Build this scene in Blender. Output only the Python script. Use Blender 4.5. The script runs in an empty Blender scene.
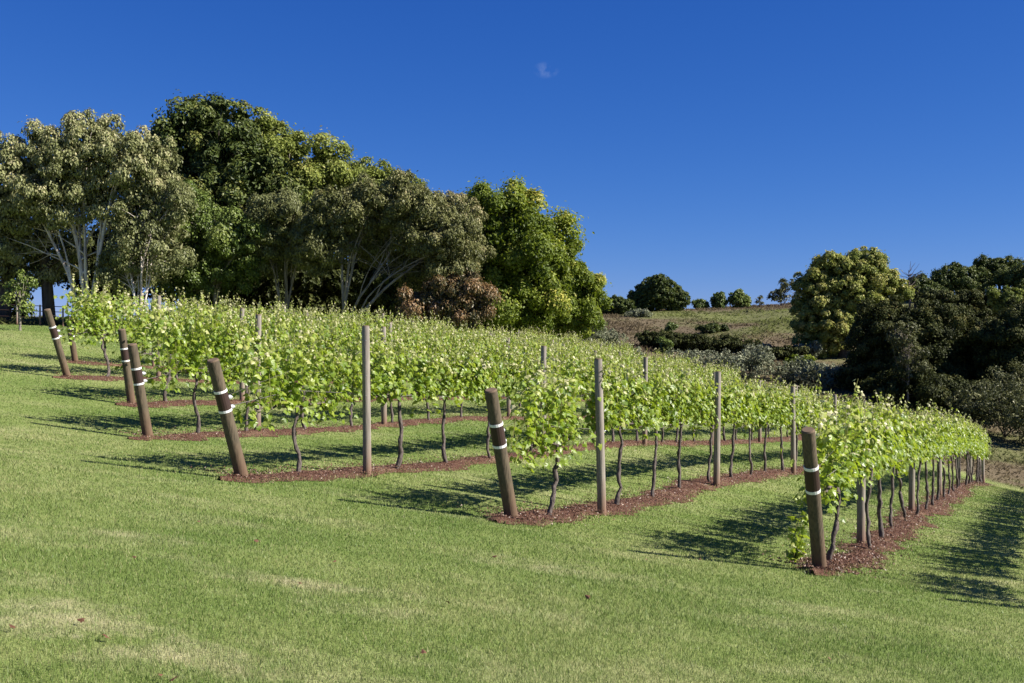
import bpy, math, random
import numpy as np
from mathutils import Vector
random.seed(7)
rng = np.random.default_rng(7)
R = math.radians
F = 1100.0
CZ = 1.65                      # eye height; the ground under the camera is z = 0
scene = bpy.context.scene
col = scene.collection

# ------------------------------------------------------------------ helpers
def W(px, py, d):
    """point at depth d seen at px,py (survey of the photograph)"""
    return np.array([(px-512)/F*d, d, CZ+(341.5-py)/F*d])

def tag(o, label=None, cat=None, group=None, kind=None):
    if label: o['label'] = label
    if cat: o['category'] = cat
    if group: o['group'] = group
    if kind: o['kind'] = kind
    return o

def empty(name, loc, rz=0.0):
    o = bpy.data.objects.new(name, None); col.objects.link(o)
    o.location = loc; o.rotation_euler = (0, 0, rz); o.empty_display_size = .2
    return o

def mesh_np(name, V, T, mat, tint=None, smooth=False):
    V = np.asarray(V, dtype=np.float32).reshape(-1, 3); T = np.asarray(T, dtype=np.int32)
    k = T.shape[1]
    me = bpy.data.meshes.new(name)
    me.vertices.add(len(V)); me.vertices.foreach_set('co', V.ravel())
    me.loops.add(T.size); me.loops.foreach_set('vertex_index', T.ravel())
    me.polygons.add(len(T)); me.polygons.foreach_set('loop_start', np.arange(0, T.size, k, dtype=np.int32))
    me.polygons.foreach_set('use_smooth', np.full(len(T), smooth))
    me.update(calc_edges=True)
    if tint is not None:
        a = me.attributes.new('tint', 'FLOAT', 'POINT'); a.data.foreach_set('value', np.asarray(tint, dtype=np.float32))
    me.materials.append(mat)
    return me

def obj(name, me, parent=None, loc=None):
    o = bpy.data.objects.new(name, me); col.objects.link(o)
    if parent is not None: o.parent = parent
    if loc is not None: o.location = loc
    return o

class Geo:
    """collects triangles"""
    def __init__(s): s.V = []; s.T = []; s.C = []; s.n = 0
    def add(s, V, T, c=None):
        V = np.asarray(V, float); T = np.asarray(T, int)
        s.V.append(V); s.T.append(T+s.n); s.n += len(V)
        s.C.append(np.full(len(V), .5) if c is None else (np.full(len(V), c) if np.isscalar(c) else np.asarray(c)))
    def tube(s, pts, rad, sides=8, cap=True, c=None):
        pts = np.asarray(pts, float); rad = np.asarray(rad, float)
        n = len(pts)
        tan = np.gradient(pts, axis=0); tan /= np.linalg.norm(tan, axis=1)[:, None]+1e-9
        ref = np.array([0, 0, 1.]) if abs(tan[0][2]) < .9 else np.array([1., 0, 0])
        u = np.cross(tan, ref); u /= np.linalg.norm(u, axis=1)[:, None]+1e-9
        v = np.cross(tan, u)
        a = np.arange(sides)/sides*2*math.pi
        ring = pts[:, None, :]+rad[:, None, None]*(np.cos(a)[None, :, None]*u[:, None, :]+np.sin(a)[None, :, None]*v[:, None, :])
        V = ring.reshape(-1, 3); T = []
        for i in range(n-1):
            for j in range(sides):
                p = i*sides+j; q = i*sides+(j+1) % sides
                T.append((p, q, q+sides)); T.append((p, q+sides, p+sides))
        if cap:
            V = np.vstack([V, pts[0], pts[-1]])
            for j in range(sides):
                T.append((n*sides, (j+1) % sides, j)); T.append((n*sides+1, (n-1)*sides+j, (n-1)*sides+(j+1) % sides))
        s.add(V, T, c)
    def mesh(s, name, mat, smooth=False):
        return mesh_np(name, np.vstack(s.V), np.vstack(s.T), mat, np.concatenate(s.C), smooth)

def hash3(i, j, k, seed=0):
    h = (i*374761393+j*668265263+k*2147483647+seed*1274126177) & 0xffffffff
    h = ((h ^ (h >> 13))*1274126177) & 0xffffffff
    return ((h ^ (h >> 16)) & 0xffff)/65535.0
def noise3(P, seed=0):
    """value noise 0..1 on Nx3 points"""
    P = np.asarray(P, float); I = np.floor(P).astype(np.int64); f = P-I; f = f*f*(3-2*f)
    out = 0
    for a in (0, 1):
        for b in (0, 1):
            for c in (0, 1):
                w = (f[:, 0] if a else 1-f[:, 0])*(f[:, 1] if b else 1-f[:, 1])*(f[:, 2] if c else 1-f[:, 2])
                out = out+w*hash3(I[:, 0]+a, I[:, 1]+b, I[:, 2]+c, seed)
    return out

# ------------------------------------------------------------------ rows
DIR = np.array([.434, .901]); DIR /= np.linalg.norm(DIR)
NRM = np.array([DIR[1], -DIR[0]])
# origin of the end post, base pixel y, top pixel, lean, posts along s, length
ROWS = [
    dict(o=(3.50, 12.5), top=431, lean=.71, posts=[3.0, 9.5, 16, 22.5, 29, 35.5], L=38.6, nm='front row'),
    dict(o=(0.00, 13.6), top=391, lean=.58, posts=[3.04, 9.4, 17.0, 23.5, 30, 36.5], L=39, nm='second row'),
    dict(o=(-3.50, 14.3), top=361, lean=.57, posts=[2.9, 9.5, 16, 22.5, 29, 35.5], L=39, nm='third row'),
    dict(o=(-6.05, 18.3), top=345, lean=.36, posts=[2.8, 7.25, 13.7, 20.2, 26.7, 33.2], L=39, nm='fourth row'),
    dict(o=(-7.95, 23.0), top=330, lean=.28, posts=[3.5, 10.06, 16.5, 23, 29.5, 36], L=40, nm='fifth row'),
    dict(o=(-10.7, 26.5), top=310, lean=.61, posts=[3.0, 9.5, 16, 22.5, 29, 35.5], L=40, nm='sixth row'),
    dict(o=(-12.3, 31.0), top=318, lean=.25, posts=[3.0, 9.5, 16, 22.5, 29, 35.5], L=40, nm='farthest row'),
]
R0 = dict(o=(6.56, 11.36), top=None, lean=.4, posts=[3.0, 9.5, 16, 22.5, 29], L=34, nm='off row')

# ------------------------------------------------------------------ terrain (thin-plate surface through surveyed points)
pts = [(820, 572, 12.5), (859, 556, 15.2), (909, 521, 21.06), (938, 502, 26.9), (960, 490.5, 32.8), (972, 485, 38.6), (980, 483.5, 44.5), (986, 484, 47.5),
       (512, 521, 13.6), (602, 511, 16.33), (721, 484, 22.0), (790, 472, 28.9),
       (243, 480, 14.3), (366, 472, 16.9), (450, 461, 19.9), (542, 453, 22.9), (650, 444, 28.7),
       (153, 440, 18.3), (254, 433, 20.8), (381, 426.5, 24.8), (439, 420, 27.2), (500, 417, 31),
       (132, 405, 23.0), (389, 399, 32.1), (471, 398, 36.7),
       (67, 378, 26.5), (200, 377, 33.0), (78, 363, 31.0), (118, 363.5, 33.6),
       (500, 374, 55.2), (596, 379, 67), (630, 385, 62.5), (687, 399, 59), (742, 415, 54), (816, 434, 50.3), (897, 458, 49.6),
       (0, 328, 44), (45, 328, 46), (100, 328, 47.5), (200, 334, 50), (300, 341, 52), (400, 348, 56), (500, 348, 68), (570, 350, 74),
       (-150, 322, 40), (-300, 318, 36),
       (1000, 484, 48), (1024, 489, 48), (1100, 500, 46), (1010, 452, 56), (1010, 430, 62), (1100, 440, 60), (920, 415, 64), (860, 396, 70),
       (640, 372, 78), (700, 383, 78), (780, 388, 78), (600, 345, 90), (640, 350, 92), (700, 352, 96), (780, 358, 98), (850, 362, 98),
       (600, 321, 125), (645, 314, 135), (710, 309.5, 145), (797, 306, 150), (900, 300, 150), (983, 295, 145), (1100, 285, 140), (1250, 275, 135),
       (940, 340, 105), (1040, 350, 100), (1180, 380, 90), (500, 332, 115), (350, 338, 115), (1024, 300, 125)]
P = np.array([W(*p) for p in pts])
P[:, 2] = P[:, 2]
extra = [(0, 0, 0.0), (-5, 0, .55), (5, 0, -.62), (0, 5, -.19), (2.5, 5, -.5), (-2.5, 5, .12), (-8, 8, .78), (-15, 0, 1.75), (15, 0, -1.7), (0, -15, .5), (-15, -15, 2.1), (15, -15, -1.2),
         (-15, 15, 1.35), (-22, 25, 1.95), (-30, 40, 2.6), (9, 12, -1.5), (15, 20, -2.6), (22, 32, -4.0), (28, 45, -5.2),
         (-35, 70, 0.5), (-30, 100, -4), (-60, 60, -1), (-60, 120, -10), (60, 60, -5), (60, 100, 0), (60, 20, -6), (-60, 0, 4), (-60, 30, 3.5)]
P = np.vstack([P, np.array(extra)])
def tps_k(d2): return .5*d2*np.log(d2+1e-9)
def fit(P, lam):
    n = len(P); D = ((P[:, None, :2]-P[None, :, :2])**2).sum(-1)
    K = tps_k(D)+lam*np.eye(n); Q = np.hstack([np.ones((n, 1)), P[:, :2]])
    A = np.vstack([np.hstack([K, Q]), np.hstack([Q.T, np.zeros((3, 3))])])
    return np.linalg.solve(A, np.concatenate([P[:, 2], np.zeros(3)]))
CW = fit(P, 1.5)
def gz(x, y):
    x = np.atleast_1d(np.asarray(x, float)); y = np.atleast_1d(np.asarray(y, float)); sh = x.shape
    x = x.ravel(); y = y.ravel(); z = np.empty(len(x))
    for i in range(0, len(x), 20000):
        a = x[i:i+20000]; b = y[i:i+20000]
        r = np.hypot(a, b); cl = np.minimum(1, 190/np.maximum(r, 1e-6)); ac = a*cl; bc = b*cl
        D = (ac[:, None]-P[None, :, 0])**2+(bc[:, None]-P[None, :, 1])**2
        zz = tps_k(D)@CW[:-3]+CW[-3]+CW[-2]*ac+CW[-1]*bc
        # the ridge falls away behind its crest
        t = np.clip((r-158)/100, 0, 1); t = t*t*(3-2*t)
        z[i:i+20000] = zz*(1-t)+(-24)*t
    return z.reshape(sh)
def g(x, y): return float(gz(x, y)[0])

def row_coord(x, y, row):
    dx = x-row['o'][0]; dy = y-row['o'][1]
    return dx*DIR[0]+dy*DIR[1], dx*NRM[0]+dy*NRM[1]
def lawn_edge(x, y):
    """>0 inside the lawn (metres)"""
    return np.minimum(46.0-(.8*x+.6*y), 49.5-(-.66*x+.75*y))
def wob(x, y, sc, seed=0): return noise3(np.stack([x*sc, y*sc, x*0+seed*3.7], -1), seed)-.5

# ------------------------------------------------------------------ materials
def mat(name):
    m = bpy.data.materials.new(name); m.use_nodes = True; nt = m.node_tree; nt.nodes.clear()
    out = nt.nodes.new('ShaderNodeOutputMaterial')
    def N(t, **kw):
        n = nt.nodes.new('ShaderNode'+t)
        for k, v in kw.items():
            if k in n.inputs.keys() if hasattr(n.inputs, 'keys') else False: n.inputs[k].default_value = v
            else: setattr(n, k, v)
        return n
    return m, nt, out, N
def ramp(nt, fac, stops):
    r = nt.nodes.new('ShaderNodeValToRGB'); e = r.color_ramp.elements
    while len(e) < len(stops): e.new(.5)
    for i, (p, c) in enumerate(stops): e[i].position = p; e[i].color = (*c, 1)
    nt.links.new(fac, r.inputs['Fac']); return r.outputs['Color']
def mixc(nt, fac, a, b, mode='MIX'):
    m = nt.nodes.new('ShaderNodeMix'); m.data_type = 'RGBA'; m.blend_type = mode
    for s, v in ((m.inputs[0], fac), (m.inputs[6], a), (m.inputs[7], b)):
        if hasattr(v, 'is_output'): nt.links.new(v, s)
        elif isinstance(v, (int, float)): s.default_value = v
        else: s.default_value = (*v, 1)
    return m.outputs[2]
def math_(nt, op, a, b=None, clamp=False):
    m = nt.nodes.new('ShaderNodeMath'); m.operation = op; m.use_clamp = clamp
    for s, v in ((m.inputs[0], a), (m.inputs[1], b)):
        if v is None: continue
        if hasattr(v, 'is_output'): nt.links.new(v, s)
        else: s.default_value = v
    return m.outputs[0]
def noise(nt, scale, detail=3, vec=None, rough=.55):
    n = nt.nodes.new('ShaderNodeTexNoise'); n.inputs['Scale'].default_value = scale; n.inputs['Detail'].default_value = detail; n.inputs['Roughness'].default_value = rough
    if vec is not None: nt.links.new(vec, n.inputs['Vector'])
    return n.outputs['Fac']
def attr(nt, nm='tint'):
    a = nt.nodes.new('ShaderNodeAttribute'); a.attribute_name = nm; return a.outputs['Fac']
def position(nt):
    return nt.nodes.new('ShaderNodeNewGeometry').outputs['Position']
def objco(nt): return nt.nodes.new('ShaderNodeTexCoord').outputs['Object']
def scalev(nt, v, s):
    m = nt.nodes.new('ShaderNodeVectorMath'); m.operation = 'MULTIPLY'; nt.links.new(v, m.inputs[0]); m.inputs[1].default_value = s; return m.outputs[0]
def bump(nt, h, strength, dist):
    b = nt.nodes.new('ShaderNodeBump'); b.inputs['Strength'].default_value = strength; b.inputs['Distance'].default_value = dist
    nt.links.new(h, b.inputs['Height']); return b.outputs['Normal']
def principled(nt, color, rough=.8, spec=.3, normal=None):
    p = nt.nodes.new('ShaderNodeBsdfPrincipled')
    if hasattr(color, 'is_output'): nt.links.new(color, p.inputs['Base Color'])
    else: p.inputs['Base Color'].default_value = (*color, 1)
    p.inputs['Roughness'].default_value = rough; p.inputs['Specular IOR Level'].default_value = spec
    if normal is not None: nt.links.new(normal, p.inputs['Normal'])
    return p.outputs[0]

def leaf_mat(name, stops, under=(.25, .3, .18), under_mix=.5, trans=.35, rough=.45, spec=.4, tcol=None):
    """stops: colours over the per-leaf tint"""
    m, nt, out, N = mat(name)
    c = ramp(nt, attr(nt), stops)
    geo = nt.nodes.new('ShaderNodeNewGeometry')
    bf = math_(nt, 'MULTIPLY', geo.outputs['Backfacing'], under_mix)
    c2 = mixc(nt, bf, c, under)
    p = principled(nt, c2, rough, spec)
    t = nt.nodes.new('ShaderNodeBsdfTranslucent')
    tc = mixc(nt, .6, c, tcol if tcol else c)
    nt.links.new(tc, t.inputs['Color'])
    mx = nt.nodes.new('ShaderNodeMixShader'); mx.inputs[0].default_value = trans
    nt.links.new(p, mx.inputs[1]); nt.links.new(t.outputs[0], mx.inputs[2]); nt.links.new(mx.outputs[0], out.inputs[0])
    return m
def bark_mat(name, a, b, sc=(14, 14, 3), rough=.9):
    m, nt, out, N = mat(name)
    v = scalev(nt, position(nt), sc); n = noise(nt, 1, 4, v)
    c = ramp(nt, n, [(.3, a), (.62, b)])
    nt.links.new(principled(nt, c, rough, .15, bump(nt, n, .6, .02)), out.inputs[0]); return m

def grass_color(nt):
    pos = position(nt)
    n1 = noise(nt, .22, 4, pos, .6)
    st = scalev(nt, pos, (.5, 1.3, .5)); n2 = noise(nt, .9, 4, st, .6)
    n3 = noise(nt, 3.4, 5, pos, .7)
    c = ramp(nt, n1, [(.36, (.135, .20, .048)), (.50, (.215, .27, .082)), (.66, (.30, .325, .13))])
    dry = math_(nt, 'MULTIPLY', ramp(nt, n2, [(.52, (0, 0, 0)), (.70, (1, 1, 1))]), .42)
    c = mixc(nt, dry, c, (.47, .44, .25))
    n4 = noise(nt, 3.2, 4, pos, .7)
    for (cx, cy, rx, ry, k) in ((-2.6, 6.2, .9, .45, 1.0), (-1.75, 5.75, .7, .35, .9), (-1.5, 8.0, .9, .25, .7), (-.9, 7.4, .6, .3, .5), (.5, 10.2, 1.3, .5, .6), (-3.3, 9.0, 1.1, .3, .5), (.1, 6.2, .8, .3, .4)):
        sb = nt.nodes.new('ShaderNodeVectorMath'); sb.operation = 'SUBTRACT'; nt.links.new(pos, sb.inputs[0]); sb.inputs[1].default_value = (cx, cy, 0)
        ln_ = nt.nodes.new('ShaderNodeVectorMath'); ln_.operation = 'LENGTH'; nt.links.new(scalev(nt, sb.outputs[0], (1/rx, 1/ry, 0)), ln_.inputs[0])
        f = math_(nt, 'SUBTRACT', math_(nt, 'MULTIPLY', n4, 2.6), math_(nt, 'ADD', math_(nt, 'MULTIPLY', ln_.outputs['Value'], .9), .45), True)
        c = mixc(nt, math_(nt, 'MULTIPLY', f, k*.7), c, (.62, .53, .36))
    c = mixc(nt, math_(nt, 'MULTIPLY', ramp(nt, n3, [(.35, (1, 1, 1)), (.6, (0, 0, 0))]), .6), c, (.115, .185, .034))
    return c
def hill_color(nt, pos):
    n1 = noise(nt, .055, 6, pos, .68)
    for (px, py, d, rx, ry, k) in ((750, 322, 128, 16, 14, .16), (775, 330, 112, 12, 9, .14), (725, 362, 90, 9, 6, .16), (1010, 470, 54, 9, 8, -.06), (640, 318, 122, 12, 12, -.10), (690, 375, 84, 9, 5, -.10), (800, 366, 90, 9, 6, -.10), (640, 340, 95, 16, 12, -.16), (705, 338, 106, 16, 7, -.12)):
        c3 = W(px, py, d)
        sb = nt.nodes.new('ShaderNodeVectorMath'); sb.operation = 'SUBTRACT'; nt.links.new(pos, sb.inputs[0]); sb.inputs[1].default_value = (c3[0], c3[1], 0)
        ln_ = nt.nodes.new('ShaderNodeVectorMath'); ln_.operation = 'LENGTH'; nt.links.new(scalev(nt, sb.outputs[0], (1/rx, 1/ry, 0)), ln_.inputs[0])
        n1 = math_(nt, 'ADD', n1, math_(nt, 'MULTIPLY', math_(nt, 'SUBTRACT', 1.2, ln_.outputs['Value'], True), k))
    return ramp(nt, n1, [(.34, (.085, .062, .040)), (.48, (.135, .110, .062)), (.54, (.115, .13, .045)), (.70, (.155, .19, .05))])
def make_ground_mat():
    m, nt, out, N = mat('lawn_and_scrub')
    pos = position(nt)
    gc = grass_color(nt)
    gc = mixc(nt, math_(nt, 'MULTIPLY', noise(nt, 28, 4, pos), .45), gc, (.12, .13, .045))
    n2 = noise(nt, .6, 5, pos, .7)
    sc = hill_color(nt, pos)
    sc = mixc(nt, math_(nt, 'MULTIPLY', n2, .7), sc, (.14, .11, .075))
    c = mixc(nt, attr(nt), gc, sc)
    hh = noise(nt, 60, 4, pos)
    nt.links.new(principled(nt, c, .9, .1, bump(nt, hh, .7, .03)), out.inputs[0]); return m
def make_blade_mat():
    m, nt, out, N = mat('grass_blades')
    c = grass_color(nt); t = attr(nt)
    c = mixc(nt, ramp(nt, t, [(0, (1, 1, 1)), (.35, (0, 0, 0))]), c, (.13, .22, .04))
    c = mixc(nt, ramp(nt, t, [(.90, (0, 0, 0)), (.97, (.6, .6, .6))]), c, (.48, .42, .22))
    p = principled(nt, c, .5, .3)
    tr = nt.nodes.new('ShaderNodeBsdfTranslucent'); nt.links.new(c, tr.inputs[0])
    mx = nt.nodes.new('ShaderNodeMixShader'); mx.inputs[0].default_value = .35
    nt.links.new(p, mx.inputs[1]); nt.links.new(tr.outputs[0], mx.inputs[2]); nt.links.new(mx.outputs[0], out.inputs[0]); return m
def make_scrubgrass_mat():
    m, nt, out, N = mat('dry_hill_grass')
    pos = position(nt); c = hill_color(nt, pos)
    c = mixc(nt, math_(nt, 'MULTIPLY', attr(nt), .28), c, (.24, .205, .13))
    tr = nt.nodes.new('ShaderNodeBsdfTranslucent'); nt.links.new(c, tr.inputs[0])
    mx = nt.nodes.new('ShaderNodeMixShader'); mx.inputs[0].default_value = .5
    nt.links.new(principled(nt, c, .8, .1), mx.inputs[1]); nt.links.new(tr.outputs[0], mx.inputs[2]); nt.links.new(mx.outputs[0], out.inputs[0]); return m
def make_mulch_mat():
    m, nt, out, N = mat('red_mulch')
    pos = position(nt); n = noise(nt, 26, 5, pos, .7); n2 = noise(nt, 2.2, 3, pos)
    c = ramp(nt, n, [(.3, (.06, .032, .022)), (.5, (.115, .056, .040)), (.68, (.22, .135, .095))])
    c = mixc(nt, ramp(nt, n2, [(.52, (0, 0, 0)), (.72, (.6, .6, .6))]), c, (.28, .19, .12))
    nt.links.new(principled(nt, c, .95, .1, bump(nt, n, 1, .06)), out.inputs[0]); return m
def make_wood_mat(name, a, b, foot=(.16, .075, .045), foot_h=.55):
    m, nt, out, N = mat(name)
    oc = objco(nt)
    n = noise(nt, 1, 5, scalev(nt, oc, (40, 40, 2.2)), .65); n2 = noise(nt, 3, 3, oc)
    c = ramp(nt, n, [(.3, a), (.7, b)])
    c = mixc(nt, math_(nt, 'MULTIPLY', n2, .5), c, tuple(x*.55 for x in b))
    sep = nt.nodes.new('ShaderNodeSeparateXYZ'); nt.links.new(oc, sep.inputs[0])
    z = math_(nt, 'ADD', sep.outputs[2], math_(nt, 'MULTIPLY', n2, .3))
    f = nt.nodes.new('ShaderNodeMapRange'); nt.links.new(z, f.inputs[0]); f.inputs[1].default_value = foot_h+.15; f.inputs[2].default_value = foot_h-.35; f.inputs[3].default_value = 0; f.inputs[4].default_value = .75
    c = mixc(nt, f.outputs[0], c, foot)
    nt.links.new(principled(nt, c, .85, .2, bump(nt, n, .6, .01)), out.inputs[0]); return m
def plain(name, c, rough=.6, spec=.3, nz=.15):
    m, nt, out, N = mat(name)
    n = noise(nt, 30, 3, objco(nt))
    cc = mixc(nt, math_(nt, 'MULTIPLY', n, nz*2), c, tuple(x*.5 for x in c))
    nt.links.new(principled(nt, cc, rough, spec), out.inputs[0]); return m

M = {}
M['ground'] = make_ground_mat(); M['blade'] = make_blade_mat(); M['hillgrass'] = make_scrubgrass_mat(); M['mulch'] = make_mulch_mat()
M['post_grey'] = make_wood_mat('weathered_grey_wood', (.13, .112, .098), (.37, .335, .29))
M['post_brown'] = make_wood_mat('brown_treated_wood', (.04, .034, .026), (.165, .13, .088), foot=(.15, .085, .055), foot_h=.5)
M['sleeve'] = plain('dark_brown_sleeve', (.045, .026, .022), .55)
M['white'] = plain('white_tape', (.80, .80, .80), .5, nz=.06)
M['endgrain'] = plain('cut_end_grain', (.17, .12, .08), .9, nz=.4)
M['steel'] = plain('galvanised_steel', (.45, .47, .5), .35, .5)
M['wire'] = plain('old_fence_wire', (.13, .12, .11), .5, .4)
M['vine_bark'] = bark_mat('vine_bark', (.03, .025, .023), (.15, .125, .115), (40, 40, 12))
M['cane'] = plain('green_cane', (.20, .20, .06), .6)
M['vine_leaf'] = leaf_mat('vine_leaf', [(0, (.075, .14, .010)), (.45, (.21, .30, .022)), (.72, (.32, .38, .06)), (.88, (.47, .47, .19)), (1, (.60, .56, .34))],
                          under=(.42, .46, .17), under_mix=.45, trans=.42, rough=.42, spec=.5, tcol=(.42, .54, .03))
M['pale_bark'] = bark_mat('pale_gum_bark', (.30, .24, .20), (.66, .60, .54), (6, 6, 1.2))
M['grey_bark'] = bark_mat('grey_bark', (.10, .09, .075), (.28, .25, .21), (6, 6, 1.5))
M['dark_bark'] = bark_mat('dark_bark', (.035, .03, .025), (.11, .09, .07), (6, 6, 1.5))
M['leaf_khaki'] = leaf_mat('khaki_gum_leaf', [(0, (.065, .075, .024)), (.5, (.17, .19, .07)), (.85, (.33, .34, .155)), (1, (.46, .42, .23))], (.35, .34, .17), .5, .25, .5, .3)
M['leaf_dark'] = leaf_mat('dark_evergreen_leaf', [(0, (.03, .048, .011)), (.5, (.07, .10, .02)), (.85, (.14, .165, .035)), (1, (.21, .21, .055))], (.15, .17, .06), .3, .2, .5, .25)
M['leaf_olive'] = leaf_mat('yellow_olive_leaf', [(0, (.075, .10, .016)), (.5, (.165, .205, .036)), (.85, (.29, .33, .07)), (1, (.40, .38, .11))], (.32, .33, .11), .4, .3, .5, .25)
M['leaf_grey'] = leaf_mat('grey_green_gum_leaf', [(0, (.055, .065, .022)), (.5, (.13, .14, .045)), (.85, (.25, .25, .10)), (1, (.36, .31, .16))], (.29, .29, .14), .5, .22, .5, .25)
M['leaf_rust'] = leaf_mat('rusty_leaf', [(0, (.06, .06, .022)), (.3, (.11, .10, .04)), (.55, (.22, .135, .05)), (.85, (.34, .21, .10)), (1, (.42, .31, .20))], (.28, .21, .13), .5, .25)
M['leaf_bright'] = leaf_mat('bright_green_leaf', [(0, (.055, .09, .010)), (.5, (.14, .19, .022)), (.85, (.29, .335, .05)), (1, (.48, .44, .10))], (.26, .3, .08), .35, .35, .5, .25, (.26, .34, .02))
M['leaf_feather'] = leaf_mat('feathery_green_leaf', [(0, (.05, .085, .014)), (.6, (.125, .18, .03)), (1, (.24, .29, .07))], (.2, .25, .09), .4, .25)
M['leaf_silver'] = leaf_mat('silver_leaf', [(0, (.085, .105, .055)), (.5, (.18, .20, .12)), (1, (.36, .37, .25))], (.32, .33, .22), .6, .15, .6, .2)
M['leaf_shade'] = leaf_mat('shade_dark_leaf', [(0, (.018, .024, .006)), (.5, (.046, .058, .014)), (.9, (.10, .11, .03)), (1, (.17, .15, .045))], (.12, .11, .04), .3, .2, .6, .15)  # near-black tones put the shade of thicket and grove interior into the leaf colour
M['twig'] = plain('dead_twig', (.11, .09, .08), .9)
M['drygrass'] = leaf_mat('pink_dry_grass', [(0, (.22, .15, .10)), (1, (.50, .38, .26))], (.36, .27, .18), .5, .25)
M['fallen'] = plain('brown_leaf', (.12, .055, .03), .7)

# ------------------------------------------------------------------ ground sheet
def build_ground():
    n = 420; u = np.linspace(-1, 1, n); k = 6.4; a = 9.0
    xs = a*np.sinh(u*k)
    X, Y = np.meshgrid(xs, xs+22.0, indexing='ij')
    Z = gz(X.ravel(), Y.ravel()).reshape(X.shape)
    x = X.ravel(); y = Y.ravel()
    Z = Z.ravel()
    far = lawn_edge(x, y)
    Z += np.where(far < 0, wob(x, y, .12, 3)*1.2*np.clip(-far/10, 0, 1), 0)*(np.hypot(x, y) < 155)
    V = np.stack([x, y, Z], -1)
    i, j = np.meshgrid(np.arange(n-1), np.arange(n-1), indexing='ij'); q = (i*n+j).ravel()
    T = np.stack([q, q+n, q+n+1, q+1], -1)
    scrub = np.clip((.4-far+wob(x, y, .5, 5)*2)/1.2, 0, 1)
    me = mesh_np('ground', V, T, M['ground'], scrub, True)
    o = obj('ground', me); tag(o, 'sloping mown lawn running out to dry scrubby hillside', kind='structure')
build_ground()

# ------------------------------------------------------------------ mulch beds and litter
def bed_half(s, side, r):
    return .29+.18*(noise3(np.stack([s*1.3, s*0+side*9.1, s*0+r*5.3], -1), 11)-.5)*2+.13*(noise3(np.stack([s*5, s*0+side*3.1, s*0+r*2.3], -1), 12)-.5)*2
def bed_mask(x, y):
    m = np.full(x.shape, 9.0)
    for r, row in enumerate(ROWS):
        s, t = row_coord(x, y, row)
        h = np.where(t > 0, bed_half(s, 1, r), bed_half(s, -1, r))
        end = np.minimum(s+.45, row['L']+.4-s)
        h = h*np.sqrt(np.clip(end/.5, 0, 1))
        m = np.minimum(m, np.where(end > 0, np.abs(t)-h, 9))
    return m
for r, row in enumerate(ROWS):
    s = np.arange(-.45, row['L']+.4, .09); s[0] = -.4499
    end = np.sqrt(np.clip(np.minimum(s+.45, row['L']+.4-s)/.5, 0, 1))
    hp = bed_half(s, 1, r)*end+.02; hm = bed_half(s, -1, r)*end+.02
    cols = np.linspace(-1, 1, 9); V = []
    for c in cols:
        t = np.where(c > 0, hp*c, hm*c)
        x = row['o'][0]+s*DIR[0]+t*NRM[0]; y = row['o'][1]+s*DIR[1]+t*NRM[1]
        z = gz(x, y)+.008+.05*(1-c*c)*(.4+noise3(np.stack([x*5, y*5, x*0], -1), 4))
        V.append(np.stack([x, y, z], -1))
    V = np.stack(V, 1); ns = len(s)
    i, j = np.meshgrid(np.arange(ns-1), np.arange(8), indexing='ij'); q = (i*9+j).ravel()
    T = np.stack([q, q+1, q+10, q+9], -1)
    me = mesh_np('mulch_bed', V, T, M['mulch'], np.zeros(ns*9), True)
    tag(obj('mulch_bed', me), 'strip of red brown mulch under the %s of vines' % row['nm'], kind='structure')

def blades(x, y, h, w, lean, tint, z=None):
    n = len(x); z = gz(x, y) if z is None else z
    a = rng.uniform(0, 2*math.pi, n); la = rng.uniform(0, 2*math.pi, n)
    dx = np.cos(a)*w*.5; dy = np.sin(a)*w*.5
    V = np.empty((n, 3, 3))
    V[:, 0] = np.stack([x-dx, y-dy, z-.005], -1); V[:, 1] = np.stack([x+dx, y+dy, z-.005], -1)
    V[:, 2] = np.stack([x+np.cos(la)*lean*h, y+np.sin(la)*lean*h, z+h], -1)
    T = np.arange(n*3).reshape(n, 3)
    return V.reshape(-1, 3), T, np.repeat(tint, 3)

# mulch litter: little chips and straw
x_ = []; y_ = []
for r, row in enumerate(ROWS):
    n = int(9000*(14/(row['o'][1]))**1.3)
    s = rng.uniform(0, 1, n)**1.5*(row['L'])-.3; t = rng.normal(0, .3, n)
    x_.append(row['o'][0]+s*DIR[0]+t*NRM[0]); y_.append(row['o'][1]+s*DIR[1]+t*NRM[1])
x = np.concatenate(x_); y = np.concatenate(y_); n = len(x)
V, T, C = blades(x, y, rng.uniform(.006, .016, n), rng.uniform(.010, .032, n), rng.uniform(.5, 2, n), rng.uniform(0, 1, n), gz(x, y)+.075)
tag(obj('mulch_litter', mesh_np('mulch_litter', V, T, leaf_mat('litter', [(0, (.045, .02, .014)), (.6, (.14, .07, .045)), (.95, (.18, .10, .07)), (1, (.34, .25, .17))], (.16, .09, .06), .3, .05), C)),
    'bark chips and straw scattered on the mulch strips', 'litter', kind='stuff')

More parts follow.
